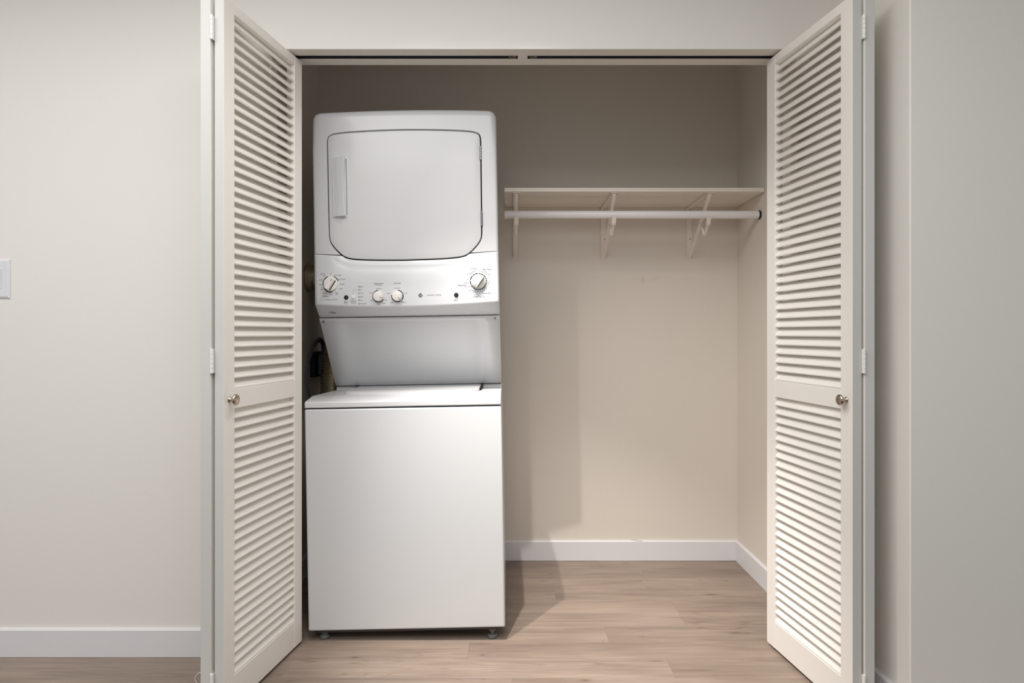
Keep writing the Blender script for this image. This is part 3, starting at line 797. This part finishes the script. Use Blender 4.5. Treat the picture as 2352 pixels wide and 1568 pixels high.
c = link('end_shade', bm, M['black'], rod, smooth=40); c.location = (x1+.0002, 0, 0); c['label'] = 'dark disc for the shade at the wall end'

# ------------------------------------------------------------------ small things by the walls
# light switch plate on the left wall
sw = tag(empty('light_switch', (-1.727, Y_FRONT, 1.249)), 'white light switch plate on the wall left of the closet', 'light switch')
bm = nb()
o_ = [(-.065, -.0655), (.065, -.0655), (.065, .0655), (-.065, .0655)]
A = [bm.verts.new((x, -.0005, z)) for x, z in o_]; B_ = [bm.verts.new((x, -.0025, z)) for x, z in o_]; C_ = [bm.verts.new((x*.90, -.0065, z*.90)) for x, z in o_]
for p, q in ((A, B_), (B_, C_)):
    for i in range(4): bm.faces.new((p[i], p[(i+1) % 4], q[(i+1) % 4], q[i]))
bm.faces.new(C_); bm.faces.new(A[::-1])
link('cover_plate', bm, M['plate'], sw, bevel=(.0010, 2))
for x in (-.023, .023):
    bm = nb(); prism(bm, [(-.0062, -.033), (-.0075, -.033), (-.0095, 0), (-.0110, .033), (-.0062, .033)], x-.0165, x+.0165, 'x')
    link('rocker', bm, M['plate'], sw, bevel=(.0008, 2))
# dryer outlet on the left closet wall, plug and cord
ol = tag(empty('power_outlet', (X_L, 3.008, .927)), 'black dryer outlet on the left closet wall', 'outlet')
bm = nb(); prism(bm, rrect(-.058, .058, -.058, .058, .005, 3), .0005, .022, 'x')
link('outlet_box', bm, M['black'], ol, bevel=(.002, 2))
bm = nb(); lathe(bm, [(.0001, .0222), (.027, .0222), (.027, .025), (.024, .0255), (.0001, .0255)], 'x', 28)
link('receptacle', bm, M['black'], ol, smooth=40)
ctr = smooth_path([(.015, 0, .040), (.017, -.002, .072), (.018, -.018, .098), (.018, -.060, .112), (.0165, -.120, .098), (.0155, -.180, .060), (.0150, -.220, .010), (.0150, -.235, -.050), (.020, -.225, -.120), (.030, -.20, -.190), (.050, -.15, -.29), (.06, -.08, -.42)], 8)
bm = nb(); tube(bm, ctr, [(.0065, .0125)]*len(ctr), 12)
pc = link('power_cord', bm, M['cord'], None, smooth=60, loc=(X_L+.0265, 3.008, .927))
bm = nb(); prism(bm, [(-.024, -.050), (.024, -.050), (.024, .026), (.015, .045), (-.015, .045), (-.024, .026)], 0, .030, 'x')
link('plug', bm, M['cord'], pc, bevel=(.004, 2))
bm = nb()
for k in (-.006, .0, .006):
    tube(bm, [(p[0]+.0045, p[1], p[2]+k) for p in ctr[3:60]], .0035, 6)
tag(link('cord_ribs', bm, M['cord'], pc, smooth=60), kind='stuff')
bpy.context.view_layer.update()
pc.parent = wd; pc.matrix_parent_inverse = wd.matrix_world.inverted(); pc['label'] = 'thick dark power cord looping to the wall outlet'
# flexible aluminium duct: from the wall collar round behind the dryer and down beside the washer
du = tag(empty('dryer_duct', (X_L, 2.925, 1.317)), 'ribbed silver duct between the dryer and the left closet wall', 'duct')
ctr = smooth_path([(.006, 0, 0), (.030, .001, 0), (.060, .004, -.006), (.094, .010, -.025), (.120, .016, -.075), (.129, .018, -.15), (.127, .018, -.26), (.116, .018, -.38), (.106, .016, -.50), (.103, .015, -.64), (.103, .015, -.82)], 40)
bm = nb(); L = 0; rads = []; pts2 = interp_poly([(0, 0)], 1) if False else None
P = [Vector(p) for p in ctr]; cum = [0]
for a, b in zip(P, P[1:]): cum.append(cum[-1]+(b-a).length)
N_ = 460; res = []; k = 0
for i in range(N_):
    t = cum[-1]*i/(N_-1)
    while k < len(cum)-2 and cum[k+1] < t: k += 1
    u = (t-cum[k])/max(1e-9, cum[k+1]-cum[k]); res.append(P[k].lerp(P[k+1], u)); rads.append(.0535+.0032*math.sin(2*math.pi*t/.0135)+.0012*math.sin(t*31))
tube(bm, res, rads, 28)
link('duct_hose', bm, M['alu'], du, smooth=80)
bm = nb(); lathe(bm, [(.050, .0005), (.066, .0005), (.066, .002), (.0605, .004), (.0600, .030), (.0585, .031), (.050, .031)], 'x', 36)
link('wall_collar', bm, M['alu'], du, smooth=40)
# loose thread at the foot of the left door and a hair on the back baseboard
bm = nb(); tube(bm, smooth_path([(-.8600, 1.8065, .130), (-.8650, 1.8060, .131), (-.8745, 1.805, .121), (-.8765, 1.805, .114), (-.8715, 1.805, .104), (-.8625, 1.8065, .094), (-.8602, 1.8065, .088)], 6), .0006, 6)
tag(link('loose_thread', bm, M['thread'], smooth=60), 'thin white thread curling out beside the left door foot', 'thread')
bm = nb(); tube(bm, smooth_path([(.560, 3.070, .0975), (.570, 3.069, .099), (.580, 3.069, .0965), (.592, 3.068, .0935), (.612, 3.068, .0935)], 6), .0006, 6)
tag(link('dark_hair', bm, M['cord'], smooth=60), 'small dark hair lying on the back baseboard', 'hair')
